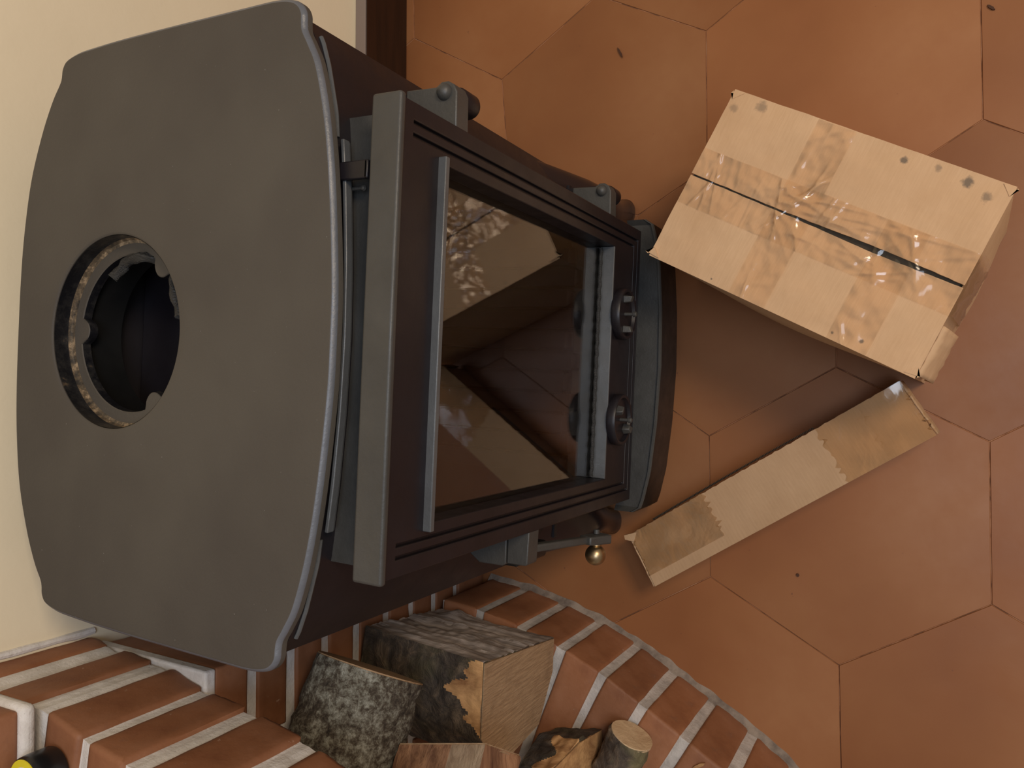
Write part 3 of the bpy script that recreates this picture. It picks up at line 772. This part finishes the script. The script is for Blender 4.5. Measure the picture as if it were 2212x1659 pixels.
# ------------------------------------------------------------------ cardboard boxes
def carton(corners, h, name, mat):
    P = [Vector((p[0], p[1])) for p in corners]          # A far-left, B far-right, C near-right, D near-left
    ce = sum(P, Vector((0, 0))) / 4
    ux = ((P[2] - P[1]) + (P[3] - P[0])).normalized(); rz = math.atan2(ux.y, ux.x)
    root = empty(name, (ce.x, ce.y, 0), rz)
    Rm = Matrix.Rotation(-rz, 2); return root, [Rm @ (p - ce) for p in P]
root, Q = carton([(0.1807, 0.3154), (0.3717, 0.2078), (0.2186, -0.0787), (0.022, 0.0168)], 0.23, 'cardboard_box', M_CARD)
tag(root, 'large taped cardboard box standing on the tiles in front of the stove', 'box')
HB = 0.23
def blend(u, v, Q=Q): return Q[0] * (1 - u) * (1 - v) + Q[3] * u * (1 - v) + Q[1] * (1 - u) * v + Q[2] * u * v
# walls : u runs along the long side, v across
bm = bmesh.new(); NU, NV, NZ = 24, 16, 10
loop = [(i / NU, 0) for i in range(NU)] + [(1, j / NV) for j in range(NV)] + [(1 - i / NU, 1) for i in range(NU)] + [(0, 1 - j / NV) for j in range(NV)]
cen = blend(.5, .5); prev = None
for k in range(NZ + 1):
    t = k / NZ; z = 0.0005 + (HB - 0.004) * t; ring = []
    for (u, v) in loop:
        p = blend(u, v)
        bul = 0.010 * math.sin(math.pi * t) * (math.sin(math.pi * (u if v in (0, 1) else v)))
        d = (p - cen).normalized(); extra = 0.010 * (1 - t) if u == 1 else 0.0
        p = p + d * (bul - 0.001) + Vector((extra, 0)); p += Vector((noise.noise(Vector((p.x * 20, p.y * 20, z * 20))), noise.noise(Vector((p.y * 20, z * 20, 4)))))* 0.0015
        ring.append(bm.verts.new((p.x, p.y, z)))
    m_ = len(loop)
    if prev:
        for i in range(m_): bm.faces.new((prev[i], prev[(i + 1) % m_], ring[(i + 1) % m_], ring[i]))
    else: bm.faces.new(ring)
    prev = ring
link_mesh('carton_wall', bm, M_CARD, root, smooth=True, ang=50)
RID = []
def mk_ridges():
    rnd = random.Random(5)
    for k in range(15):                     # short creases across the long tape
        u = 0.05 + 0.5 * rnd.random() ** 1.2; v = 0.36 + 0.28 * rnd.random(); a = math.radians(rnd.uniform(60, 120)); l = rnd.uniform(.02, .07)
        RID.append((u, v, math.cos(a), math.sin(a), l, rnd.uniform(.0035, .0065), rnd.uniform(.0007, .0016)))
    for k in range(16):
        u = rnd.uniform(.32, .95); v = rnd.uniform(.36, .64); a = math.radians(rnd.uniform(-25, 25)); l = rnd.uniform(.03, .10)
        RID.append((u, v, math.cos(a), math.sin(a), l, rnd.uniform(.004, .008), rnd.uniform(.0005, .0012)))
    for k in range(30):
        u = rnd.choice([rnd.uniform(.33, .47), rnd.uniform(.33, .47), rnd.uniform(.70, .84)]); v = rnd.random(); a = math.radians(rnd.uniform(20, 160)); l = rnd.uniform(.02, .09)
        RID.append((u, v, math.cos(a), math.sin(a), l, rnd.uniform(.004, .009), rnd.uniform(.0005, .0013)))
mk_ridges()
def crease(u, v):
    z = 0.0; x = u * .337; y = v * .22
    for (cu, cv, c, s_, l, w, h) in RID:
        dx, dy = x - cu * .337, y - cv * .22
        if abs(dx) > .1 or abs(dy) > .1: continue
        p = dx * c + dy * s_; q = -dx * s_ + dy * c
        if abs(q) < w * 2.2 and abs(p) < l: z += h * math.exp(-(q / (w * .5)) ** 2) * (1 - (p / l) ** 2)
    return z
def sag(u, v):
    x = (u - .5) * 2; y = (v - .5) * 2
    return -0.004 * (1 - x * x) * (1 - abs(y)) ** 0.7 + 0.0016 * noise.noise(Vector((u * 9, v * 6, 2.0))) + 0.0008 * noise.noise(Vector((u * 30, v * 18, 7.0)))
def sheet(bm, u0, u1, v0, v1, th, lift, nu=40, nv=18, edge=None, cr=False):
    T = []; B = []; film = th < 0.001
    for i in range(nu + 1):
        rt = []; rb = []
        for j in range(nv + 1):
            u = u0 + (u1 - u0) * i / nu; v = v0 + (v1 - v0) * j / nv
            if edge: v = edge(u, v, j, nv)
            p = blend(u, v); z = HB + sag(min(max(u, 0), 1), min(max(v, 0), 1)) + lift + (crease(u, v) * 0.6 if cr else 0)
            rt.append(bm.verts.new((p.x, p.y, z)))
            if not film: rb.append(bm.verts.new((p.x, p.y, z - th)))
        T.append(rt); B.append(rb)
    for i in range(nu):
        for j in range(nv):
            bm.faces.new((T[i][j], T[i + 1][j], T[i + 1][j + 1], T[i][j + 1]))
            if not film: bm.faces.new((B[i][j], B[i][j + 1], B[i + 1][j + 1], B[i + 1][j]))
    if film: return
    for i in range(nu):
        for j in (0, nv): bm.faces.new((T[i][j], T[i + 1][j], B[i + 1][j], B[i][j]))
    for j in range(nv):
        for i in (0, nu): bm.faces.new((T[i][j], T[i][j + 1], B[i][j + 1], B[i][j]))
gap = lambda u: 0.010 + 0.022 * math.exp(-((u - .72) / .22) ** 2) + 0.003 * noise.noise(Vector((u * 30, 0, 5)))
seam = lambda u: 0.497 - 0.01 * (u - .5) + 0.003 * noise.noise(Vector((u * 25, 1, 1)))
def eA(u, v, j, nv): return v * (seam(u) - gap(u) / 2) / 0.5 if True else v
bm = bmesh.new(); sheet(bm, -0.004, 1.003, -0.006, 0.5, 0.0035, 0.0, 60, 16, lambda u, v, j, nv: -0.006 + (seam(u) - gap(u) / 2 + 0.006) * j / nv)
link_mesh('top_flap', bm, M_CARD, root, smooth=True, ang=40)
bm = bmesh.new(); sheet(bm, -0.004, 1.003, 0.5, 1.004, 0.0035, 0.0005, 60, 16, lambda u, v, j, nv: (seam(u) + gap(u) / 2) + (1.004 - seam(u) - gap(u) / 2) * j / nv)
link_mesh('top_flap', bm, M_CARD, root, smooth=True, ang=40)
bm = bmesh.new(); sheet(bm, 0.01, 0.99, 0.34, 0.66, 0.0030, -0.0056, 20, 6); link_mesh('inner_flap', bm, M_CARD_SHADE, root)  # flap coloured dark for the shade inside the open seam
for nm, a in (('long_tape', (-.004, 1.004, .335, .66, .0004, .0008)), ('cross_tape', (.33, .47, -.004, 1.002, .0003, .0014)), ('cross_tape', (.70, .84, -.004, .66, .0003, .0016))):
    bm = bmesh.new(); wr = (lambda u, v, j, nv: v)
    sheet(bm, *a[:4], a[4], a[5], int(260 * (a[1] - a[0])) + 8, int(170 * (a[3] - a[2])) + 8, None, True); link_mesh(nm, bm, M_TAPE, root, smooth=True, ang=80)
# tape hanging down the near end and torn corners
bm = bmesh.new()
g = []
for i in range(15):
    row = []
    for j in range(11):
        v = 0.34 + 0.33 * j / 10; t = i / 14; p = blend(1.0, v); x = p.x + 0.0035 + 0.010 * math.sin(t * 2.4) + 0.004 * noise.noise(Vector((t * 6, j * .6, 3)))
        row.append(bm.verts.new((x, p.y, HB + 0.001 - 0.13 * t)))
    g.append(row)
for i in range(14):
    for j in range(10): bm.faces.new((g[i][j], g[i + 1][j], g[i + 1][j + 1], g[i][j + 1]))
link_mesh('end_tape', bm, M_TAPE, root, smooth=True, ang=80)
for (q, dx, dy) in ((Q[0], -0.008, 0.002), (Q[1], -0.004, -0.005), (Q[2], 0.004, -0.002), (Q[3], 0.005, 0.003)):
    bm = bmesh.new(); c = Vector((q.x, q.y, HB - 0.003)); s_ = math.copysign(1, q.x); t_ = math.copysign(1, q.y)
    for dz in (0, 0.0022):
        pass
    add_prism(bm, [(q.x - s_ * .012, q.y - t_ * .0005), (q.x - s_ * .001, q.y - t_ * .011), (q.x + dx * .5, q.y + dy * .2), (q.x + dx, q.y + dy)], HB - 0.0045, HB + 0.0012)
    link_mesh('torn_corner', bm, M_CARD, root)
# near end lower flap, folded and darker side
bm = bmesh.new()
g = []
for i in range(9):
    row = []
    for j in range(13):
        v = 0.015 + 0.27 * j / 12; t = i / 8; p = blend(1.0, v)
        row.append(bm.verts.new((p.x + 0.003 + 0.016 * math.sin(t * 2.6) + 0.002 * noise.noise(Vector((t * 5, j * .5, 9))), p.y, HB - 0.004 - 0.12 * t)))
    g.append(row)
for i in range(8):
    for j in range(12): bm.faces.new((g[i][j], g[i + 1][j], g[i + 1][j + 1], g[i][j + 1]))
o = link_mesh('end_flap', bm, M_CARD, root, smooth=True, ang=60); sm = o.modifiers.new('solid', 'SOLIDIFY'); sm.thickness = 0.003

# long narrow box
root2, Q2 = carton([(-0.2068, 0.4014), (0.0199, 0.0383), (-0.0476, -0.0051), (-0.2797, 0.362)], 0.065, 'narrow_box', M_CARD2)
root2.rotation_euler = (0, 0, 0); root2.location = (0, 0, 0)
a0, b0 = Vector((-0.2068, 0.4014)), Vector((0.0199, 0.0383)); c0, d0 = Vector((-0.0476, -0.0051)), Vector((-0.2797, 0.362))
ce = (a0 + b0 + c0 + d0) / 4; rz = math.atan2((b0 - a0).y, (b0 - a0).x)
root2.location = (ce.x, ce.y, 0); root2.rotation_euler = (0, 0, rz); Rm = Matrix.Rotation(-rz, 2)
A2, B2, C2, D2 = [Rm @ (p - ce) for p in (a0, b0, c0, d0)]
tag(root2, 'long narrow flat cardboard box taped at both ends beside the bigger box', 'box')
HN = 0.065
def bl2(u, v): return A2 * (1 - u) * (1 - v) + B2 * u * (1 - v) + D2 * (1 - u) * v + C2 * u * v
bm = bmesh.new(); add_prism(bm, [bl2(.006, .025), bl2(.994, .025), bl2(.998, .975), bl2(.004, .975)], 0.0005, HN - 0.004)
bevel(link_mesh('tray', bm, M_CARD2, root2), 0.0015)
def sheet2(bm, u0, u1, v0, v1, th, z, nu=60, nv=10, wob=0.0, rag=0.0):
    T = []; B = []; film = th < 0.001
    for i in range(nu + 1):
        rt = []; rb = []
        for j in range(nv + 1):
            u = u0 + (u1 - u0) * i / nu; v = v0 + (v1 - v0) * j / nv
            if rag and i in (0, nu): u += rag * noise.noise(Vector((j * .9, u * 7, 0)))
            if wob and j == 0: v += wob * noise.noise(Vector((i * .8, 2, 0)))
            p = bl2(u, v); zz = z - 0.0022 * math.sin(math.pi * min(max(v, 0), 1)) + 0.0012 * noise.noise(Vector((u * 12, v * 3, 1)))
            rt.append(bm.verts.new((p.x, p.y, zz)))
            if not film: rb.append(bm.verts.new((p.x, p.y, zz - th)))
        T.append(rt); B.append(rb)
    for i in range(nu):
        for j in range(nv):
            bm.faces.new((T[i][j], T[i + 1][j], T[i + 1][j + 1], T[i][j + 1]))
            if not film: bm.faces.new((B[i][j], B[i][j + 1], B[i + 1][j + 1], B[i + 1][j]))
    if film: return
    for i in range(nu):
        for j in (0, nv): bm.faces.new((T[i][j], T[i + 1][j], B[i + 1][j], B[i][j]))
    for j in range(nv):
        for i in (0, nu): bm.faces.new((T[i][j], T[i][j + 1], B[i][j + 1], B[i][j]))
bm = bmesh.new(); sheet2(bm, 0, 1, 0, 1, 0.0035, HN, 90, 10, 0.02); link_mesh('lid', bm, M_CARD2, root2, smooth=True, ang=40)
bm = bmesh.new(); sheet2(bm, -0.002, 0.30, -0.004, 0.80, 0.0003, HN + 0.0007, 60, 20, 0, 0.03); link_mesh('end_tape', bm, M_TAPE2, root2, smooth=True, ang=80)
bm = bmesh.new(); sheet2(bm, 0.72, 1.004, -0.004, 1.004, 0.0003, HN + 0.0007, 60, 20, 0, 0.03); link_mesh('end_tape', bm, M_TAPE2, root2, smooth=True, ang=80)
bm = bmesh.new(); sheet2(bm, 0.86, 1.006, -0.004, 1.004, 0.0003, HN + 0.0015, 50, 24, 0, 0.03); link_mesh('end_tape', bm, M_TAPE, root2, smooth=True, ang=80)
for u, s_ in ((-0.004, -1), (1.004, 1)):
    bm = bmesh.new(); g = []
    for i in range(9):
        row = []
        for j in range(13):
            v = 0.01 + .98 * j / 12; t = i / 8; p = bl2(u, v); k = (0.006 if s_ < 0 else 0.003)
            row.append(bm.verts.new((p.x + s_ * (k * math.sin(t * 3) + 0.0008 + 0.001 * noise.noise(Vector((i * .7, j * .7, 1)))), p.y, HN - 0.001 - 0.055 * t)))
        g.append(row)
    for i in range(8):
        for j in range(12): bm.faces.new((g[i][j], g[i + 1][j], g[i + 1][j + 1], g[i][j + 1]))
    o = link_mesh('end_flap', bm, M_CARD2, root2, smooth=True, ang=60); m2 = o.modifiers.new('solid', 'SOLIDIFY'); m2.thickness = 0.002
bm = bmesh.new(); prev = None
for i in range(241):
    u = 0.10 + 0.62 * i / 240; p = bl2(u, 0); off = -0.0022 - 0.0022 * (i % 2) - 0.0015 * math.sin(math.pi * i / 240)
    ring = [bm.verts.new((p.x, p.y + (1 if bl2(0, 0).y > bl2(0, 1).y else -1) * -off, HN - 0.0015 - 0.0014 * (i % 2))), bm.verts.new((p.x, p.y + (1 if bl2(0, 0).y > bl2(0, 1).y else -1) * -off * 0.8, HN - 0.006))]
    if prev: bm.faces.new((prev[0], prev[1], ring[1], ring[0]))
    prev = ring
o = link_mesh('fluted_edge', bm, M_CARD_SHADE, root2); m3 = o.modifiers.new('solid', 'SOLIDIFY'); m3.thickness = 0.001  # real flutes, coloured dark to include the shadow along the lid edge
bm = bmesh.new(); p = bl2(0, 0); add_prism(bm, [(p.x + .012, p.y - .002), (p.x - .008, p.y + .003), (p.x - .010, p.y - .003), (p.x + .001, p.y - .012)], HN - .006, HN + .001)
link_mesh('torn_corner', bm, M_CARD2, root2)

# ------------------------------------------------------------------ firewood
def loft_log(name, secA, secB, mats, facemat, label, n=40, sub=8, ridge=None, amp=0.004, endmat=M_END, sc=30, group='firewood logs stacked behind the brick curb', endlabel=None):
    """secA / secB : matching polygons at the two ends; facemat(edge index, t, s) picks the slot"""
    A = [Vector(p) for p in secA]; B = [Vector(p) for p in secB]; ce = (sum(A, Vector()) / len(A) + sum(B, Vector()) / len(B)) / 2
    bm = bmesh.new(); m = len(A); rings = []
    for i in range(n + 1):
        t = i / n; ring = []
        for k in range(m):
            for s in range(sub):
                f = s / sub; p = A[k].lerp(A[(k + 1) % m], f).lerp(B[k].lerp(B[(k + 1) % m], f), t)
                c = (sum(A, Vector()) / m).lerp(sum(B, Vector()) / m, t); d = (p - c)
                w = amp * (0.25 if i in (0, n) else 1.0)
                if ridge is not None and k == ridge:
                    e = math.sin(math.pi * f) ** 0.4
                    p += d.normalized() * e * (0.0065 * noise.noise(Vector((f * 13 + 0.4 * noise.noise(Vector((t * 3, f, 0))), t * 1.6, 3))) + 0.003 * noise.noise(Vector((f * 31, t * 3, 8))))
                    kn = math.exp(-((t - .80) / .07) ** 2 - ((f - .12) / .10) ** 2); p += d.normalized() * 0.012 * kn
                p = p + d.normalized() * w * (noise.noise(Vector((p.x * sc, p.y * sc * 0.5, p.z * sc))) + 0.5 * noise.noise(p * sc * 2.7))
                ring.append(bm.verts.new(p - ce))
        rings.append(ring)
    M_ = m * sub
    for i in range(n):
        for k in range(M_):
            f = bm.faces.new((rings[i][k], rings[i][(k + 1) % M_], rings[i + 1][(k + 1) % M_], rings[i + 1][k]))
            f.material_index = facemat(k // sub, (i + .5) / n, (k % sub + .5) / sub)
    bm.faces.new(rings[-1]); bm.faces.new(rings[0])
    ax = ((sum(B, Vector()) - sum(A, Vector())) / m).normalized()
    o = link_mesh(name, bm, mats, None, smooth=True, loc=ce, ang=50)
    bm = bmesh.new(); ca = sum(A, Vector()) / m - ce
    r0 = [bm.verts.new(p.co - ax * 0.0012) for p in []]
    ring = []
    for k in range(m):
        for s in range(sub):
            p = A[k].lerp(A[(k + 1) % m], s / sub) - ce; p = ca + (p - ca) * 0.985
            ring.append(p)
    r0 = [bm.verts.new(p - ax * 0.0016) for p in ring]; r1 = [bm.verts.new(p + ax * 0.002) for p in ring]
    bm.faces.new(r0); bm.faces.new(r1)
    for i in range(len(ring)): bm.faces.new((r0[i], r0[(i + 1) % len(ring)], r1[(i + 1) % len(ring)], r1[i]))
    e = link_mesh('cut_end', bm, endmat, o)
    tag(o, label, 'log', group); return o
# big split log, sawn end towards the camera
def fm(edge, t, s):
    if edge == 0: return 1
    if edge == 1: return 2 if (t < 0.26 * max(0, 1 - abs(s - .45) * 1.9) + 0.035 * math.sin(s * 17) + 0.02 * math.sin(s * 41)) else 0
    return 0
loft_log('split_log',
    [(-.345, .480, .165), (-.322, .480, .366), (-.413, .482, .371), (-.466, .482, .330), (-.452, .482, .211), (-.390, .480, .170)],
    [(-.330, .675, .160), (-.309, .675, .345), (-.395, .685, .350), (-.450, .685, .310), (-.440, .685, .205), (-.385, .680, .165)],
    [M_BARK, M_SPLIT, M_TORN], fm, 'big split log with weathered grey face and tan sawn end on the curb', n=170, sub=40, amp=0.004, ridge=0)
# round lichen log above it
def round_log(name, c, a, r, ln, mat, label, endmat=M_END, amp=0.05, m=24, sq=1.0):
    a = Vector(a).normalized(); u = a.cross(Vector((0, 0, 1))).normalized(); w = a.cross(u); c = Vector(c)
    A = []; B = []
    for k in range(m):
        t = 2 * math.pi * k / m; rr = r * (1 + amp * noise.noise(Vector((math.cos(t) * 1.4, math.sin(t) * 1.4, c.x * 9))))
        A.append(c + (u * math.cos(t) + w * math.sin(t) * sq) * rr); B.append(c + a * ln + (u * math.cos(t) + w * math.sin(t) * sq) * rr * 1.03)
    return loft_log(name, A, B, [mat], lambda *x: 0, label, n=46, sub=4, amp=0.0035, sc=45, endmat=endmat)
round_log('round_log', (-.328, .600, .432), (-.926, .11, .42), .0665, .19, M_LICHEN, 'round log with grey lichen-covered bark on top under the ledge')
# squared reddish block cut off by the frame
def fm3(edge, t, s): return 0 if edge != 1 else (1 if s < .40 else 0)
loft_log('split_log',
    [(-.417, .424, .378), (-.376, .428, .452), (-.398, .540, .455), (-.435, .540, .378)],
    [(-.567, .434, .463), (-.526, .438, .537), (-.548, .550, .540), (-.585, .550, .463)],
    [M_REDW, M_TANW], fm3, 'reddish-brown split log lying across the pile beside the lichen log', amp=0.004)
# knotty torn log
def fm4(edge, t, s): return 1 if (edge in (1, 2) and t < 0.45 + 0.2 * math.sin(s * 7 + edge)) else 0
loft_log('split_log',
    [(-.462, .408, .164), (-.450, .408, .240), (-.470, .425, .288), (-.515, .425, .285), (-.535, .415, .208), (-.510, .405, .164)],
    [(-.474, .475, .166), (-.462, .476, .215), (-.478, .477, .282), (-.535, .478, .280), (-.560, .477, .200), (-.520, .475, .166)],
    [M_BARK, M_TORN], fm4, 'short knotty log with torn orange sapwood below the sawn end', amp=0.008, endmat=M_TORN, n=80, sub=24)
round_log('small_log', (-.450, .354, .190), (-.87, .38, .02), .0290, .085, M_BARKG, 'small round branch with mossy bark and a pale oval sawn end', endmat=M_PALE, sq=1.1)
# hidden logs below that carry the pile
round_log('round_log', (-.60, .60, .072), (-1, .02, 0), .068, .22, M_BARK, 'dark round log deep at the bottom of the woodpile')

def debris(name, loc, sx, sy, rz, m, label, cat, h=0.002):
    bm = bmesh.new(); pts = [(-sx, 0), (-sx * .4, -sy), (sx * .6, -sy * .8), (sx, sy * .2), (sx * .3, sy), (-sx * .6, sy * .7)]
    add_prism(bm, pts, 0, h); o = link_mesh(name, bm, m, None, loc=loc, rot=(0, 0, rz)); tag(o, label, cat)
M_CHIP = mat_plain('dark_chip', (0.06, 0.022, 0.010), 0.8)
debris('bark_splinter', (.553, .440, .0008), .010, .0016, math.radians(25) + math.pi, M_CHIP, 'thin dark splinter on the tiles beyond the upper hinge of the stove', 'splinter')
debris('seed_husk', (.509, -.071, .0008), .006, .0018, math.radians(225), M_CHIP, 'small dark husk on the tiles near the top right corner of the photo', 'husk')
debris('dirt_crumb', (-.255, .171, .0008), .0026, .002, .4, M_CHIP, 'tiny dark crumb on the tile below the narrow box', 'crumb')
debris('wood_chip', (-.483, .272, HC + .0035), .010, .0022, math.radians(-60), M_TORN, 'small orange wood chip lying on the brick curb', 'wood chip')

# small round tin on the ledge
tin = empty('round_tin', (-.3475, .7215, ZL1 + 0.0025)); tag(tin, 'small black round tin with a yellow-rimmed lid standing on the brick ledge', 'tin')
M_TINB = mat_plain('black_plastic', (0.008, 0.008, 0.009), 0.3); M_YEL = mat_plain('yellow_label', (0.80, 0.68, 0.03), 0.45); M_WHT = mat_plain('white_label', (0.72, 0.70, 0.68), 0.5)
bm = bmesh.new(); add_lathe(bm, [(0.0, 0), (0.0212, 0), (0.0222, 0.002), (0.0222, 0.022), (0.0215, 0.0275), (0.0205, 0.0285), (0.0, 0.0285)], 48); link_mesh('tin_body', bm, M_TINB, tin, smooth=True)
bm = bmesh.new(); add_lathe(bm, [(0.0, 0.0286), (0.0202, 0.0286), (0.0202, 0.0295), (0.0, 0.0295)], 48); lid = link_mesh('tin_lid', bm, M_YEL, tin)
bm = bmesh.new(); add_lathe(bm, [(0.0, 0.0295), (0.0138, 0.0295), (0.0138, 0.0299), (0.0, 0.0299)], 40); lb_ = link_mesh('lid_label', bm, M_WHT, lid)
bm = bmesh.new(); add_tube(bm, [(.004 + .0035 * math.cos(a), .0085 + .0028 * math.sin(a), .0300) for a in [0.3 * i for i in range(18)]], 0.0006, 6); link_mesh('label_mark', bm, M_TINB, lid)
